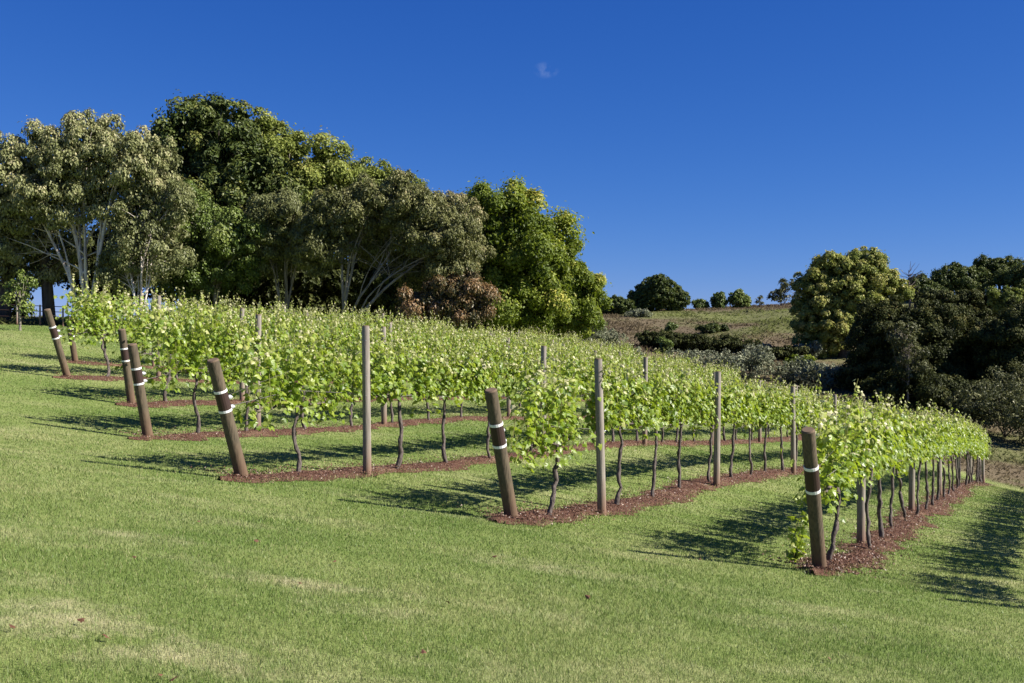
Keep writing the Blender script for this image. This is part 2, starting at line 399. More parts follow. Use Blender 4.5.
# lawn blades, denser near by
def build_grass():
    n = 1400000
    th = rng.uniform(R(-32), R(32), n); th = np.where(rng.random(n) < .26, np.sign(th)*rng.uniform(R(32), R(62), n), th)
    d = np.exp(rng.uniform(math.log(3.2), math.log(58), n))
    x = d*np.tan(th); y = d
    # some behind the sides so a step aside still sees lawn
    k = (lawn_edge(x, y) > -.3) & (bed_mask(x, y) > rng.normal(-.03, .10, n)) & (np.hypot(x, y) < 62)
    x = x[k]; y = y[k]; d = d[k]; n = len(x)
    h = rng.uniform(.013, .033, n)*(1+.5*(wob(x, y, 1.4, 8)))*np.clip(1+(d-20)/60, 1, 1.6)
    edge = bed_mask(x, y); h *= np.where(edge < .12, 1.5, 1)
    tin = np.where((edge < .07) & (rng.random(n) < .55), rng.uniform(.93, 1, n), rng.uniform(0, 1, n))
    w = .0034*np.clip(d/4.5, 1, 7)*rng.uniform(.7, 1.4, n)
    V, T, C = blades(x, y, h, w, rng.uniform(.1, .9, n), tin, gz(x, y)+np.where(edge < 0, .02, 0))
    tag(obj('lawn_grass', mesh_np('lawn_grass', V, T, M['blade'], C)), 'short mown green lawn grass with dry straw patches', 'grass', kind='stuff')
build_grass()

def build_hillgrass():
    n = 260000
    th = rng.uniform(R(-32), R(33), n); d = np.exp(rng.uniform(math.log(40), math.log(165), n))
    x = d*np.tan(th); y = d
    k = (lawn_edge(x, y) < -.2)
    x = x[k]; y = y[k]; d = d[k]; n = len(x)
    cl = wob(x, y, .35, 21)+.5
    h = rng.uniform(.12, .42, n)*(.3+1.4*cl**2)
    z = gz(x, y)+wob(x, y, .12, 3)*1.2*np.clip(-lawn_edge(x, y)/10, 0, 1)-.04
    V, T, C = blades(x, y, h, rng.uniform(.06, .26, n)*d/80, rng.uniform(.6, 1.8, n), rng.uniform(0, 1, n)**2, z)
    tag(obj('hill_grass', mesh_np('hill_grass', V, T, M['hillgrass'], C)), 'dry purple brown grass covering the hillside', 'dry grass', kind='stuff')
build_hillgrass()

# ------------------------------------------------------------------ leaves
def orient(nrm, tang):
    nrm = nrm/(np.linalg.norm(nrm, axis=1)[:, None]+1e-9)
    u = tang-(tang*nrm).sum(1)[:, None]*nrm; u /= np.linalg.norm(u, axis=1)[:, None]+1e-9
    return nrm, u, np.cross(nrm, u)
# palmate leaf: u points to the tip
_ang = np.array([180, 140, 112, 88, 62, 34, 0, -34, -62, -88, -112, -140])*math.pi/180
_rad = np.array([.35, .85, .62, .95, .66, .78, 1.1, .78, .66, .95, .62, .85])
VT = np.vstack([[0, 0, 0]]+[[[r*math.cos(a), r*math.sin(a), -.28*r*r*abs(math.sin(a))-.12*r]] for a, r in zip(_ang, _rad)])
VTT = np.array([(0, 1+(i+1) % 12, 1+i) for i in range(12)])
# simple folded leaf
LT = np.array([[-.5, 0, 0], [0, -.32, .12], [.55, 0, -.05], [0, .32, .12]]); LTT = np.array([(0, 1, 2), (0, 2, 3)])
def leaves(C, nrm, tang, size, tint, tmpl=LT, tt=LTT):
    nrm, u, v = orient(nrm, tang)
    V = C[:, None, :]+size[:, None, None]*(tmpl[None, :, 0, None]*u[:, None, :]+tmpl[None, :, 1, None]*v[:, None, :]+tmpl[None, :, 2, None]*nrm[:, None, :])
    n = len(C); K = len(tmpl)
    T = tt[None]+(np.arange(n)*K)[:, None, None]
    return V.reshape(-1, 3), T.reshape(-1, 3), np.repeat(tint, K)

def vine_meshes(seed, ch=1.20, low=False):
    r = np.random.default_rng(seed)
    # trunk
    t = Geo(); n = 15
    z = np.linspace(-.05, ch-.02, n); w = r.normal(0, .027, (n, 2)); w = np.cumsum(w, 0)*.8; w -= w[0]
    p = np.stack([w[:, 0], w[:, 1]*.6, z], -1); rad = np.linspace(.032, .022, n)*r.uniform(.78, 1.3, n); rad[0] *= 1.25; rad[-1] *= 1.4
    t.tube(p, rad, 7); top = p[-1]
    trunk = t.mesh('trunk', M['vine_bark'], True)
    c = Geo()
    for s in (-1, 1):
        L = .8; m = 7; q = np.linspace(0, 1, m)
        x = top[0]+s*L*q; y = top[1]*(1-q)+r.normal(0, .012, m); zz = top[2]+.02*np.sin(q*3)+r.normal(0, .012, m)-.01
        pp = np.stack([x, y, zz], -1); pp[0] = top-np.array([0, 0, .03])
        c.tube(pp, np.linspace(.022, .011, m), 6)
        for k in range(4):
            b = pp[1+k]+0; c.tube(np.array([b, b+[r.normal(0, .02), r.normal(0, .02), .07]]), [.012, .007], 5)
    cord = c.mesh('cordon', M['vine_bark'], True)
    # canes and leaves
    cg = Geo(); LC = []; LN = []; LTg = []; LS = []; LTi = []
    for k in range(31):
        bx = r.uniform(-.95, .95); by = r.normal(0, .05); b = np.array([bx, by, ch])
        H = r.uniform(.58, .92)+(1.2-ch)
        if r.random() < .28: H *= 1.18
        d = np.array([r.normal(0, .16), r.normal(0, .15), 0]); ph = r.uniform(0, 6)
        m = 8; q = np.linspace(0, 1, m)
        pp = b+q[:, None]*np.array([0, 0, H])+(q**1.5)[:, None]*d+np.stack([.03*np.sin(q*6+ph), .03*np.cos(q*5+ph), q*0], -1)
        if r.random() < .22: pp[:, 2] -= (q**3)*.25; pp[:, 1] += (q**2)*r.choice([-1, 1])*.22
        cg.tube(pp, np.linspace(.006, .0025, m), 4)
        nl = 28
        for i in range(nl):
            f = (i+r.random())/nl
            c0 = np.array([np.interp(f, q, pp[:, a]) for a in range(3)])
            a = r.uniform(0, 2*math.pi); o = np.array([math.cos(a), math.sin(a), r.normal(-.1, .25)])
            L = r.uniform(.03, .13)*(1.15-f*.8)
            LC.append(c0+o*L); young = f > .78
            LN.append(o*.75+np.array([0, 0, r.uniform(.1, 1.0)])+r.normal(0, .35, 3))
            LTg.append(o+np.array([0, 0, -.7])+r.normal(0, .3, 3))
            LS.append((r.uniform(.030, .066) if not young else r.uniform(.018, .036)))
            LTi.append(np.clip(r.normal(.36, .2)+(.62*max(0, (f-.42)/.58)), 0, 1))
    for k in range(260):
        c0 = np.array([r.uniform(-.98, .98), r.normal(0, .17), r.uniform(ch-.06-.22*low, 1.85)])
        s = np.sign(c0[1]); LC.append(c0); LN.append(np.array([r.normal(0, .3), s*.9, r.uniform(0, .9)])); LTg.append(np.array([r.normal(0, .4), s*.4, -1.]))
        LS.append(r.uniform(.034, .060)); LTi.append(np.clip(r.normal(.30, .2), 0, 1))
    for k in range(6 if low else 2):       # hanging bits
        x0 = r.uniform(-.9, .9); y0 = r.normal(0, .12); ln = r.uniform(.1, .35)
        for i in range(7):
            LC.append(np.array([x0+r.normal(0, .05), y0+r.normal(0, .05), ch-.02-ln*r.random()])); LN.append(r.normal(0, .5, 3)+[0, .5*np.sign(y0), .4]); LTg.append(np.array([0, 0, -1.])+r.normal(0, .3, 3))
            LS.append(r.uniform(.04, .07)); LTi.append(np.clip(r.normal(.35, .15), 0, 1))
    V, T, C = leaves(np.array(LC), np.array(LN), np.array(LTg), np.array(LS), np.array(LTi), VT, VTT)
    fol = mesh_np('foliage', V, T, M['vine_leaf'], C)
    return trunk, cord, cg.mesh('cane', M['cane']), fol
VINES = [vine_meshes(100+i) for i in range(12)]+[vine_meshes(140+i, 1.0, True) for i in range(4)]+[vine_meshes(160+i, .95) for i in range(8)]

ORD = 'first second third fourth fifth sixth seventh eighth ninth tenth eleventh twelfth thirteenth fourteenth fifteenth sixteenth seventeenth eighteenth nineteenth twentieth'.split()
ORD += ['twenty-'+w for w in ORD[:9]]+['thirtieth']
RZ = math.atan2(DIR[1], DIR[0])
def place_vine(x, y, ang, var, sx, label, group, hz=1.0):
    root = empty('grapevine', (x, y, g(x, y)), ang)
    root.scale = (sx, random.uniform(.92, 1.15), random.uniform(1.0, 1.08)*hz)
    tag(root, label, 'grapevine', group)
    for nm, me in zip(('trunk', 'cordon', 'cane', 'foliage'), VINES[var]):
        o = bpy.data.objects.new(nm, me); col.objects.link(o); o.parent = root
    return root
def on_row(row, s, t=0): return row['o'][0]+s*DIR[0]+t*NRM[0], row['o'][1]+s*DIR[1]+t*NRM[1]

def upright_post(x, y, h, label, group, rad=.062):
    root = empty('trellis_post', (x, y, g(x, y)), random.uniform(0, 6))
    tag(root, label, 'post', group)
    a = Geo(); n = 10; q = np.linspace(0, 1, n)
    tilt = rng.normal(0, .012, 2)*h
    pp = np.stack([q*tilt[0], q*tilt[1], -.1+q*(h+.1)], -1); rr = rad*(1.05-.12*q)*(1+rng.normal(0, .008, n))
    a.tube(pp, rr, 14, cap=False)
    obj('shaft', a.mesh('shaft', M['post_grey'], True), root)
    c = Geo(); c.tube([pp[-1]-[0, 0, .012], pp[-1]+[0, 0, .003], pp[-1]+[0, 0, .014]], [rr[-1]*1.0, rr[-1]*.99, rr[-1]*.82], 14)
    obj('cut_end', c.mesh('cut_end', M['endgrain']), root)
    for zz in (1.2, 1.5, h-.22):
        s = Geo(); s.tube([[rad*.7, 0, zz], [rad*1.25, 0, zz+.01]], [.006, .006], 5)
        obj('staple', s.mesh('staple', M['steel']), root)
    return root

def ring(path0, path1, f0, f1, rad, m, name, n=4):
    a = Geo(); q = np.linspace(f0, f1, n); pp = path0[None]+(path1-path0)[None]*q[:, None]
    a.tube(pp, np.full(n, rad), 18, cap=True); return a.mesh(name, m, False)
ENDTOPS = []
def end_post(row, k, label, off=False):
    x, y = row['o']; z = g(x, y); L = row['lean']
    tx = -DIR[0]*L; ty = -DIR[1]*L
    H = 1.6 if row['top'] is None else CZ+(341.5-row['top'])/F*(y+ty)-z
    root = empty('end_post', (x, y, z)); tag(root, label, 'end post', 'leaning end posts of the vine rows')
    p0 = np.array([0, 0, 0.]); p1 = np.array([tx, ty, H]); rad = .078 if k == 0 else .082
    a = Geo(); n = 12; q = np.linspace(-.08, 1, n); rr = rad*(1.04-.1*q)*(1+rng.normal(0, .006, n))
    a.tube(p1[None]*q[:, None], rr, 20, cap=False); obj('shaft', a.mesh('shaft', M['post_brown'], True), root)
    ax = p1/np.linalg.norm(p1)
    c = Geo(); c.tube([p1-ax*.012, p1+ax*.004, p1+ax*.02], [rr[-1]*1.0, rr[-1]*.99, rr[-1]*.84], 20); obj('cut_end', c.mesh('cut_end', M['endgrain']), root)
    # sleeve between two white bands
    fb, ft = .595, .755
    R_ = lambda f: rad*(1.04-.1*f)
    obj('dark_sleeve', ring(p0, p1, fb, ft, R_(.67)+.004, M['sleeve'], 'dark_sleeve'), root)
    for f in (fb, ft):
        obj('white_band', ring(p0, p1, f-.0095, f+.0095, R_(f)+.0055, M['white'], 'white_band', 2), root)
    # wire tensioners
    d3 = np.array([DIR[0], DIR[1], 0])
    for f in (.62, .70):
        b = p1*f+d3*(rad+.02); t = Geo(); t.tube([b, b+d3*.05, b+d3*.09], [.022, .03, .012], 8); obj('wire_tensioner', t.mesh('wire_tensioner', M['steel']), root)
    ENDTOPS.append(root); row['tie'] = [np.array([x, y, z])+p1*f for f in (.62, .70, .9)]

GV = 'grapevines trained along the trellis rows'
for r, row in enumerate(ROWS):
    end_post(row, r, 'brown leaning end post with two white bands at the start of the %s' % row['nm'])
    ss = [1.15]+list(np.arange(3.75, row['L']-.3, 1.7)) if r != 3 else [1.15, 2.5]+list(np.arange(4.2, row['L']-.3, 1.7))
    for i, s in enumerate(ss):
        dx = random.uniform(-.12, .12); x, y = on_row(row, s+dx, random.uniform(-.05, .05))
        flip = math.pi*random.randint(0, 1)
        sx = 1.42 if (i == 0 and r in (0, 4, 5, 6)) else 1.22 if (i < 2 and r != 3) else random.uniform(.98, 1.1)
        if i == 0:
            lab = 'leafy grapevine right beside the leaning end post of the %s' % row['nm']
        else:
            lab = 'leafy green grapevine, %s trunk along the %s from its leaning end post' % (ORD[i], row['nm'])
        place_vine(x, y, RZ+flip, random.randrange(12, 16) if i == 0 else (random.randrange(12) if r < 3 else random.randrange(16, 24)), sx, lab, GV, 1.0 if r < 3 else 1.09)
    for i, s in enumerate(row['posts']):
        tt = (-.16, .20, .26, .0, .0, .0, .0)[r]; x0, y0 = on_row(row, s, .02); tx_ = row['o'][0]+tt*NRM[0]; ty_ = row['o'][1]+tt*NRM[1]; q_ = x0/y0
        s = (q_*ty_-tx_)/(DIR[0]-q_*DIR[1]); x, y = on_row(row, s, tt)
        upright_post(x, y, 1.7 if r == 0 else 2.24, 'weathered grey upright post, %s post after the leaning end post of the %s' % (ORD[i], row['nm']), 'upright trellis posts among the vines')
    # far end post
    x, y = on_row(row, row['L'])
    upright_post(x, y, 1.6, 'grey post closing the far end of the %s' % row['nm'], 'posts at the far ends of the vine rows', .07)
    # wires
    a = Geo()
    for wi, h in enumerate((1.21, 1.5, 1.85)):
        q = np.concatenate([[0], np.arange(1, row['L'], 1.6), [row['L']]]); P3 = []
        for s in q:
            x, y = on_row(row, s, .055 if s > 0 else 0); P3.append([x, y, g(x, y)+min(h, 1.5 if s == q[-1] else 9)])
        P3[0] = list(row['tie'][wi]); a.tube(np.array(P3), np.full(len(P3), .0018 if wi else .005), 4)
    tag(obj('trellis_wire', a.mesh('trellis_wire', M['wire'])), 'thin grey wires strung between the posts of the %s' % row['nm'], 'wires', 'trellis wires')
# the next row, just outside the frame (it throws the shadows in the lower right)
for i, s in enumerate([1.15]+list(np.arange(3.75, R0['L'], 1.7))):
    x, y = on_row(R0, s); place_vine(x, y, RZ, i % 12, 1.1, 'grapevine of the row just outside the picture whose shadow falls on the lawn', 'grapevines of the row outside the picture')
end_post(R0, 1, 'leaning end post of the row just outside the picture')

# sucker growth beside the nearest end post
def sucker(x, y, h, w, n, label, m='vine_leaf', name='vine_sucker', cat='vine shoot', ls=(.035, .06)):
    root = empty(name, (x, y, g(x, y))); tag(root, label, cat)
    st = Geo(); LC = []
    for k in range(6):
        a = random.uniform(0, 6.28); e = np.array([math.cos(a)*w*.8, math.sin(a)*w*.8, h*random.uniform(.7, 1)]); q = np.linspace(0, 1, 5)[:, None]
        pp = q*e*[1, 1, 1]+np.sin(q*3)*[.02, .02, 0]; st.tube(pp, np.linspace(.006, .002, 5), 4); LC += [pp[random.randint(1, 4)]*random.uniform(.8, 1.05)+rng.normal(0, .04, 3) for _ in range(n//6)]
    LC = np.array(LC); LC[:, 2] = np.maximum(LC[:, 2], .04); k = len(LC)
    nr = LC*[1, 1, 0]*3+rng.normal(0, .4, (k, 3))+[0, 0, .6]
    V, T, C = leaves(LC, nr, rng.normal(0, 1, (k, 3))+[0, 0, -.6], rng.uniform(*ls, k), np.clip(rng.normal(.4, .2, k), 0, 1), VT, VTT)
    obj('stem', st.mesh('stem', M['cane']), root); obj('foliage', mesh_np('foliage', V, T, M[m], C), root)
x, y = on_row(ROWS[0], .05, -.33); sucker(x, y, .62, .2, 66, 'low leafy vine shoot sprouting beside the nearest end post')

# ------------------------------------------------------------------ trees
def rnd_dir(n, r):
    v = r.normal(0, 1, (n, 3)); return v/np.linalg.norm(v, axis=1)[:, None]
def crown(name, lobes, n, leaf, m, seed, clump=.3, per=16, gaps=.25, droop=.3, fill=.25, tint=(.42, .22), nf=1.3, tip=.0, kid=6):
    """lobes in world metres relative to the tree's base: cx,cy,cz,rx,ry,rz; leaves sit on separate sprays spaced over the lobes"""
    r = np.random.default_rng(seed); L = np.array(lobes, float)
    kids = []
    for l in L:
        for q in range(kid):
            dk = rnd_dir(1, r)[0]; dk[2] = abs(dk[2]) if r.random() < .75 else dk[2]
            f = r.uniform(.26, .44); e = l[:3]+dk*l[3:]*r.uniform(.72, .92); kids.append([*e, *(np.full(3, (l[3]*l[4]*l[5])**(1/3))*f*[1, 1, .85])])
    if kids: L[:, 3:] *= .86; L = np.vstack([L, kids])
    pr = L[:, 3]*L[:, 5]+L[:, 4]*L[:, 5]+L[:, 3]*L[:, 4]; area = pr.sum()*4.2; pr = pr/pr.sum()
    puff = clump*2.0                                   # spray radius
    nc = int(min(5200, area/(puff*puff)*6))
    li = r.choice(len(L), nc, p=pr); d = rnd_dir(nc, r); l = L[li]
    lump = .6*noise3(d*2.3+li[:, None]*7.3, seed)+.4*noise3(d*5+li[:, None]*3.1, seed+1)
    Cc = l[:, :3]+d*l[:, 3:]*(.66+.50*lump)[:, None]
    keep = noise3(Cc*.7/puff*.5, seed+5) > gaps*.8
    for q in range(len(L)):
        keep &= ~(((((Cc-L[q, :3])/L[q, 3:])**2).sum(1) < .55) & (li != q))
    Cc = Cc[keep]; d = d[keep]
    pr_ = puff*r.uniform(.55, 1.3, len(Cc)); sel = []
    S = np.zeros((0, 3)); SR = np.zeros(0)
    for q in range(len(Cc)):
        if len(sel) and (((S-Cc[q])**2).sum(1) < (.62*(SR+pr_[q]))**2).any(): continue
        sel.append(q); S = Cc[sel]; SR = pr_[sel]
    Cc = Cc[sel]; d = d[sel]; pr_ = pr_[sel]; nc = len(Cc)
    no = n*(1-fill); w = pr_**2; cnt = np.maximum(6, (no*w/w.sum()).astype(int))
    idx = np.repeat(np.arange(nc), cnt); k = len(idx)
    up = np.array([0, 0, 1.]); ax = d[idx]*.8+up*.35
    dd = r.normal(0, 1, (k, 3))*.75+ax; dd /= np.linalg.norm(dd, axis=1)[:, None]
    rad = pr_[idx]*(1-.5*r.random(k)**1.6)*(1+.25*np.clip(r.normal(0, 1, k), -1.2, 2.2)*(r.random(k) < .35))
    off = dd*rad[:, None]*[1, 1, .85]
    off[:, 2] -= droop*.5*np.hypot(off[:, 0], off[:, 1])
    if tip > 0: off[:, 2] += np.where(dd[:, 2] > .5, tip*pr_[idx]*r.random(k)**2, 0)
    C = Cc[idx]+off
    nr = dd*.9+r.normal(0, .38, (k, 3))+up*.2
    tg = r.normal(0, 1, (k, 3))*(1-droop)+[0, 0, -2.0*droop]
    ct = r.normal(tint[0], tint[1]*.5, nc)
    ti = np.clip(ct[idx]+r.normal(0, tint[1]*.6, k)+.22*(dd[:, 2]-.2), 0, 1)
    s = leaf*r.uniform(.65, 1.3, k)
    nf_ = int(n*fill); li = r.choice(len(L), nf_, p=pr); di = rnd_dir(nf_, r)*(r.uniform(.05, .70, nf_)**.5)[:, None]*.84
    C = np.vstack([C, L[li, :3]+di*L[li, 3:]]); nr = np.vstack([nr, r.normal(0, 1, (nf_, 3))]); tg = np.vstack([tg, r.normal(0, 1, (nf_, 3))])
    s = np.concatenate([s, leaf*2.0*r.uniform(.7, 1.3, nf_)]); ti = np.concatenate([ti, np.clip(r.normal(.12, .1, nf_), 0, 1)])  # inner leaves tinted darker: shade inside the crown is put into their colour
    V, T, c = leaves(C, nr, tg, s, ti)
    return mesh_np(name, V, T, M[m], c), Cc

def limbs(lobes, stems, base_r, m, seed, Cc, twigs=60, bend=.35, spread=.25, low=.25):
    """trunk mesh and a limb mesh reaching into every lobe"""
    r = np.random.default_rng(seed+99); L = np.array(lobes, float)
    cen = (L[:, :3]*L[:, 3:4]).sum(0)/L[:, 3].sum()
    tr = Geo(); lb = Geo(); tips = []
    def path(a, b, n=8, wob_=.09, up=.3):
        q = np.linspace(0, 1, n)[:, None]; D = np.linalg.norm(b-a)
        mid = a*(1-q)+b*q; k = np.sin(q*math.pi)
        hor = (b-a)*[1, 1, 0]
        return mid-hor*k*up+np.cumsum(r.normal(0, wob_*D/n, (n, 3)), 0)*np.minimum(q*3, 1)
    for s in range(stems):
        ang = s/stems*6.283+r.uniform(-.5, .5); rr = base_r*(1 if stems == 1 else r.uniform(.55, .85))
        b0 = np.array([math.cos(ang)*base_r*.8*(stems > 1), math.sin(ang)*base_r*.8*(stems > 1), -.2])
        tgt = L[s % len(L)] if stems > 1 else None
        if stems > 1: e = np.array([tgt[0]*.75, tgt[1]*.75, tgt[2]-tgt[5]*.2])
        else: e = np.array([cen[0]*.6, cen[1]*.6, cen[2]])
        pp = path(b0, e, 10, .05, bend*.4); rad = np.linspace(rr, rr*.35, 10); rad[0] *= 1.3
        tr.tube(pp, rad, 9)
        mine = [l for j, l in enumerate(L) if stems == 1 or j % stems == s]
        for l in mine:
            for h in range(3):
                f = r.uniform(low+.1, .8); i = f*9; a = pp[int(i)]; d = rnd_dir(1, r)[0]; d[2] = abs(d[2])*.9
                e2 = l[:3]+d*l[3:]*.72; p2 = path(a, e2, 8, .07, .2); r0 = rad[int(i)]*.55
                lb.tube(p2, np.linspace(r0, r0*.15, 8), 6); tips.append((p2, r0))
    for k in range(twigs):
        p2, r0 = tips[r.integers(len(tips))]; j = r.integers(3, 7); a = p2[j]
        D = np.linalg.norm(Cc-a, axis=1); near = np.argsort(D)[:60]; c = Cc[near[r.integers(len(near))]]
        lb.tube(path(a, c, 5, .06, .1), np.linspace(r0*.3, .012, 5), 4)
    return tr.mesh('trunk', M[m], True), lb.mesh('limb', M[m], True)

def tree(name, label, px, d, lobes_px, n, leaf, lm, bm, seed, stems=1, base_r=.22, group=None, cat='tree', twigs=60, depth_k=1.0, bend=.35, low=.25, **kw):
    """lobes_px: (px, py, rx, ry[, depth offset m]) of the crown's masses at the tree's distance"""
    bx = (px-512)/F*d; bz = g(bx, d)
    L = []
    for l in lobes_px:
        dy = l[4] if len(l) > 4 else 0
        dd = d+dy; p = W(l[0], l[1], dd); rx = l[2]/F*dd; rz = l[3]/F*dd
        L.append((p[0]-bx, dy, p[2]-bz, rx, max(rx, rz)*.5*depth_k+min(rx, rz)*.4, rz))
    root = empty(name, (bx, d, bz)); tag(root, label, cat, group)
    cm, Cc = crown('crown', L, int(n*1.35), leaf*.82, lm, seed, **kw)
    if stems > 0:
        tm, lb = limbs(L, stems, base_r, bm, seed, Cc, twigs, bend, .25, low)
        obj('trunk', tm, root); obj('limb', lb, root)
    obj('crown', cm, root)
    return root

TL = 'trees standing behind the vineyard'
# tall dark one behind
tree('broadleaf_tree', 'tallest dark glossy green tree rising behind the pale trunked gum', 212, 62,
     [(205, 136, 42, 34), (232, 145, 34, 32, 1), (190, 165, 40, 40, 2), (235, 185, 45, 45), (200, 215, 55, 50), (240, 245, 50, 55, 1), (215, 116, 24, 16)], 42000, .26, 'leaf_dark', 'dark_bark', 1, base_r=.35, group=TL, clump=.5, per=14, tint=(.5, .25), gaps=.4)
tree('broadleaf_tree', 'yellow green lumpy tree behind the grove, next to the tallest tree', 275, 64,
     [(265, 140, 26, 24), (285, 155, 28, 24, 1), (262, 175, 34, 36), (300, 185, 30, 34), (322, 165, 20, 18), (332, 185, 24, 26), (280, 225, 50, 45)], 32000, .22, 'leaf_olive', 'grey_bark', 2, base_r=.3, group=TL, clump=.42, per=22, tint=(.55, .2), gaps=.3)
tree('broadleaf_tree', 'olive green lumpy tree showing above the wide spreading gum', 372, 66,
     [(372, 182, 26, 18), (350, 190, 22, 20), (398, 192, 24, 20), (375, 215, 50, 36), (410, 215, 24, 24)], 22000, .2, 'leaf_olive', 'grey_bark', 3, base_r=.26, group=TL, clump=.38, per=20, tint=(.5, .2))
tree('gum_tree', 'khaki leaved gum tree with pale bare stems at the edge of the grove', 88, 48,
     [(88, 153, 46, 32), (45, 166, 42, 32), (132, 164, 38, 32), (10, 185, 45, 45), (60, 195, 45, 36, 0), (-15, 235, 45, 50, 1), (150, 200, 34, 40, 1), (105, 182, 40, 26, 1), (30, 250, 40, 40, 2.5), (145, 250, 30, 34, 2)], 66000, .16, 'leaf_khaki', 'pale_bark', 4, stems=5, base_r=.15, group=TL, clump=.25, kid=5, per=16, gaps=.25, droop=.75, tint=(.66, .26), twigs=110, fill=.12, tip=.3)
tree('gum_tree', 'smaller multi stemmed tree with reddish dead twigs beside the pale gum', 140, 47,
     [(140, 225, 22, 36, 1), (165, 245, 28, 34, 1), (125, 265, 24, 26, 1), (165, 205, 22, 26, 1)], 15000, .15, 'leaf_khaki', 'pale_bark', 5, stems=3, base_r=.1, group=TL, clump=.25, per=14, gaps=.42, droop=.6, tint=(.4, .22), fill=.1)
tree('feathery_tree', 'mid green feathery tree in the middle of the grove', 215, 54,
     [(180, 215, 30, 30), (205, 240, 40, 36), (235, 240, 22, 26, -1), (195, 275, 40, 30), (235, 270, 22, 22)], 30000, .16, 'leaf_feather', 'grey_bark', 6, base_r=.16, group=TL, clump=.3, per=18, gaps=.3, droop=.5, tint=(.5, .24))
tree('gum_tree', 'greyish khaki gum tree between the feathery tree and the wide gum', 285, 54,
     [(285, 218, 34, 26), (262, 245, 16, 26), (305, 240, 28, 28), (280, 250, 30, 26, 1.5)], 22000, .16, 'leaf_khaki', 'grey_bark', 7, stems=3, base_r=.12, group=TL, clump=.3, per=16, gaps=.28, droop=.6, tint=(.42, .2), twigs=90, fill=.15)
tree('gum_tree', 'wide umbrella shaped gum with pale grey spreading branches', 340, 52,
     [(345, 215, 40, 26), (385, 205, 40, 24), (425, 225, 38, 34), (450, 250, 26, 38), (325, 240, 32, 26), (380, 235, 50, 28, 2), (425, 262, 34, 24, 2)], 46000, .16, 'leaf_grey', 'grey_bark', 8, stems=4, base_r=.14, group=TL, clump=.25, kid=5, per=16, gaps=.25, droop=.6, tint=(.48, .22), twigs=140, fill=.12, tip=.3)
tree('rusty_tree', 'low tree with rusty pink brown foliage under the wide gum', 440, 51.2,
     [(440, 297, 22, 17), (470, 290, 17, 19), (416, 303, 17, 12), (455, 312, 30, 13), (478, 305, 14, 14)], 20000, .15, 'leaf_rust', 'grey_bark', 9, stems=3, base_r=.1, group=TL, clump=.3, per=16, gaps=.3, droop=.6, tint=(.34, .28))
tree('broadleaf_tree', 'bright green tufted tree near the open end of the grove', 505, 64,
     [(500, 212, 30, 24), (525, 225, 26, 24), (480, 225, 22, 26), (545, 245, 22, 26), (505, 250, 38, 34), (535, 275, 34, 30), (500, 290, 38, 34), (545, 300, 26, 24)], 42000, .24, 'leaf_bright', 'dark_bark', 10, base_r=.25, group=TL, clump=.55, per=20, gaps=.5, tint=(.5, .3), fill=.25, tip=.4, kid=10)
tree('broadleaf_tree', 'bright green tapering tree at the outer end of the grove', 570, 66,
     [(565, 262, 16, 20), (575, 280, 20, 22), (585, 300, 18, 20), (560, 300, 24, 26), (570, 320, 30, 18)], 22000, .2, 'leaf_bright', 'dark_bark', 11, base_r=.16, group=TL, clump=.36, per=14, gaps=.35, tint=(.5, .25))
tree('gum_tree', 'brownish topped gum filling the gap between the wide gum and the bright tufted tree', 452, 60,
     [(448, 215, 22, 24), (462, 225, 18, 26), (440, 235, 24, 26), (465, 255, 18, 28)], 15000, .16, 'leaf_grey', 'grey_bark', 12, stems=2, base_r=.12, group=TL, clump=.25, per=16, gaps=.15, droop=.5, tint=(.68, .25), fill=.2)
# dark under-storey behind, between the trunks
US = 'dark evergreens deep in the grove'
for i, (px, py, rx, ry, d) in enumerate([(-30, 290, 45, 30, 58), (105, 262, 50, 30, 60), (215, 290, 45, 40, 60), (270, 290, 45, 38, 60), (325, 285, 40, 42, 61), (385, 290, 45, 42, 62), (440, 295, 42, 40, 63), (480, 305, 40, 34, 66), (530, 312, 38, 28, 70)]):
    where = ['at the frame edge behind the young sapling', 'behind the pale trunked gum', 'behind the feathery tree', 'between feathery tree and khaki gum', 'behind the left half of the wide gum', 'behind the right half of the wide gum', 'behind the rusty tree', 'between rusty tree and bright tufted tree', 'behind the bright tufted tree'][i]
    where = where.replace('left half', 'stems').replace('right half', 'overhanging outer crown')
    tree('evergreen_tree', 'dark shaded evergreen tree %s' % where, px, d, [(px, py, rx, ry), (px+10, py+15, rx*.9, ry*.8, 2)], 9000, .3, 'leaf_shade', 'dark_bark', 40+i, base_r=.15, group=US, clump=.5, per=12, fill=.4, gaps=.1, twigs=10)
# young sapling in front of the fence
tree('sapling', 'young sapling with pinkish stem and bright leaves by the dark rail fence', 20, 43, [(16, 288, 8, 9), (24, 282, 6, 8), (20, 298, 7, 7), (22, 312, 4, 4)], 700, .13, 'leaf_feather', 'grey_bark', 60, base_r=.06, clump=.18, per=6, fill=.05, tint=(.7, .2), twigs=12, gaps=.1)
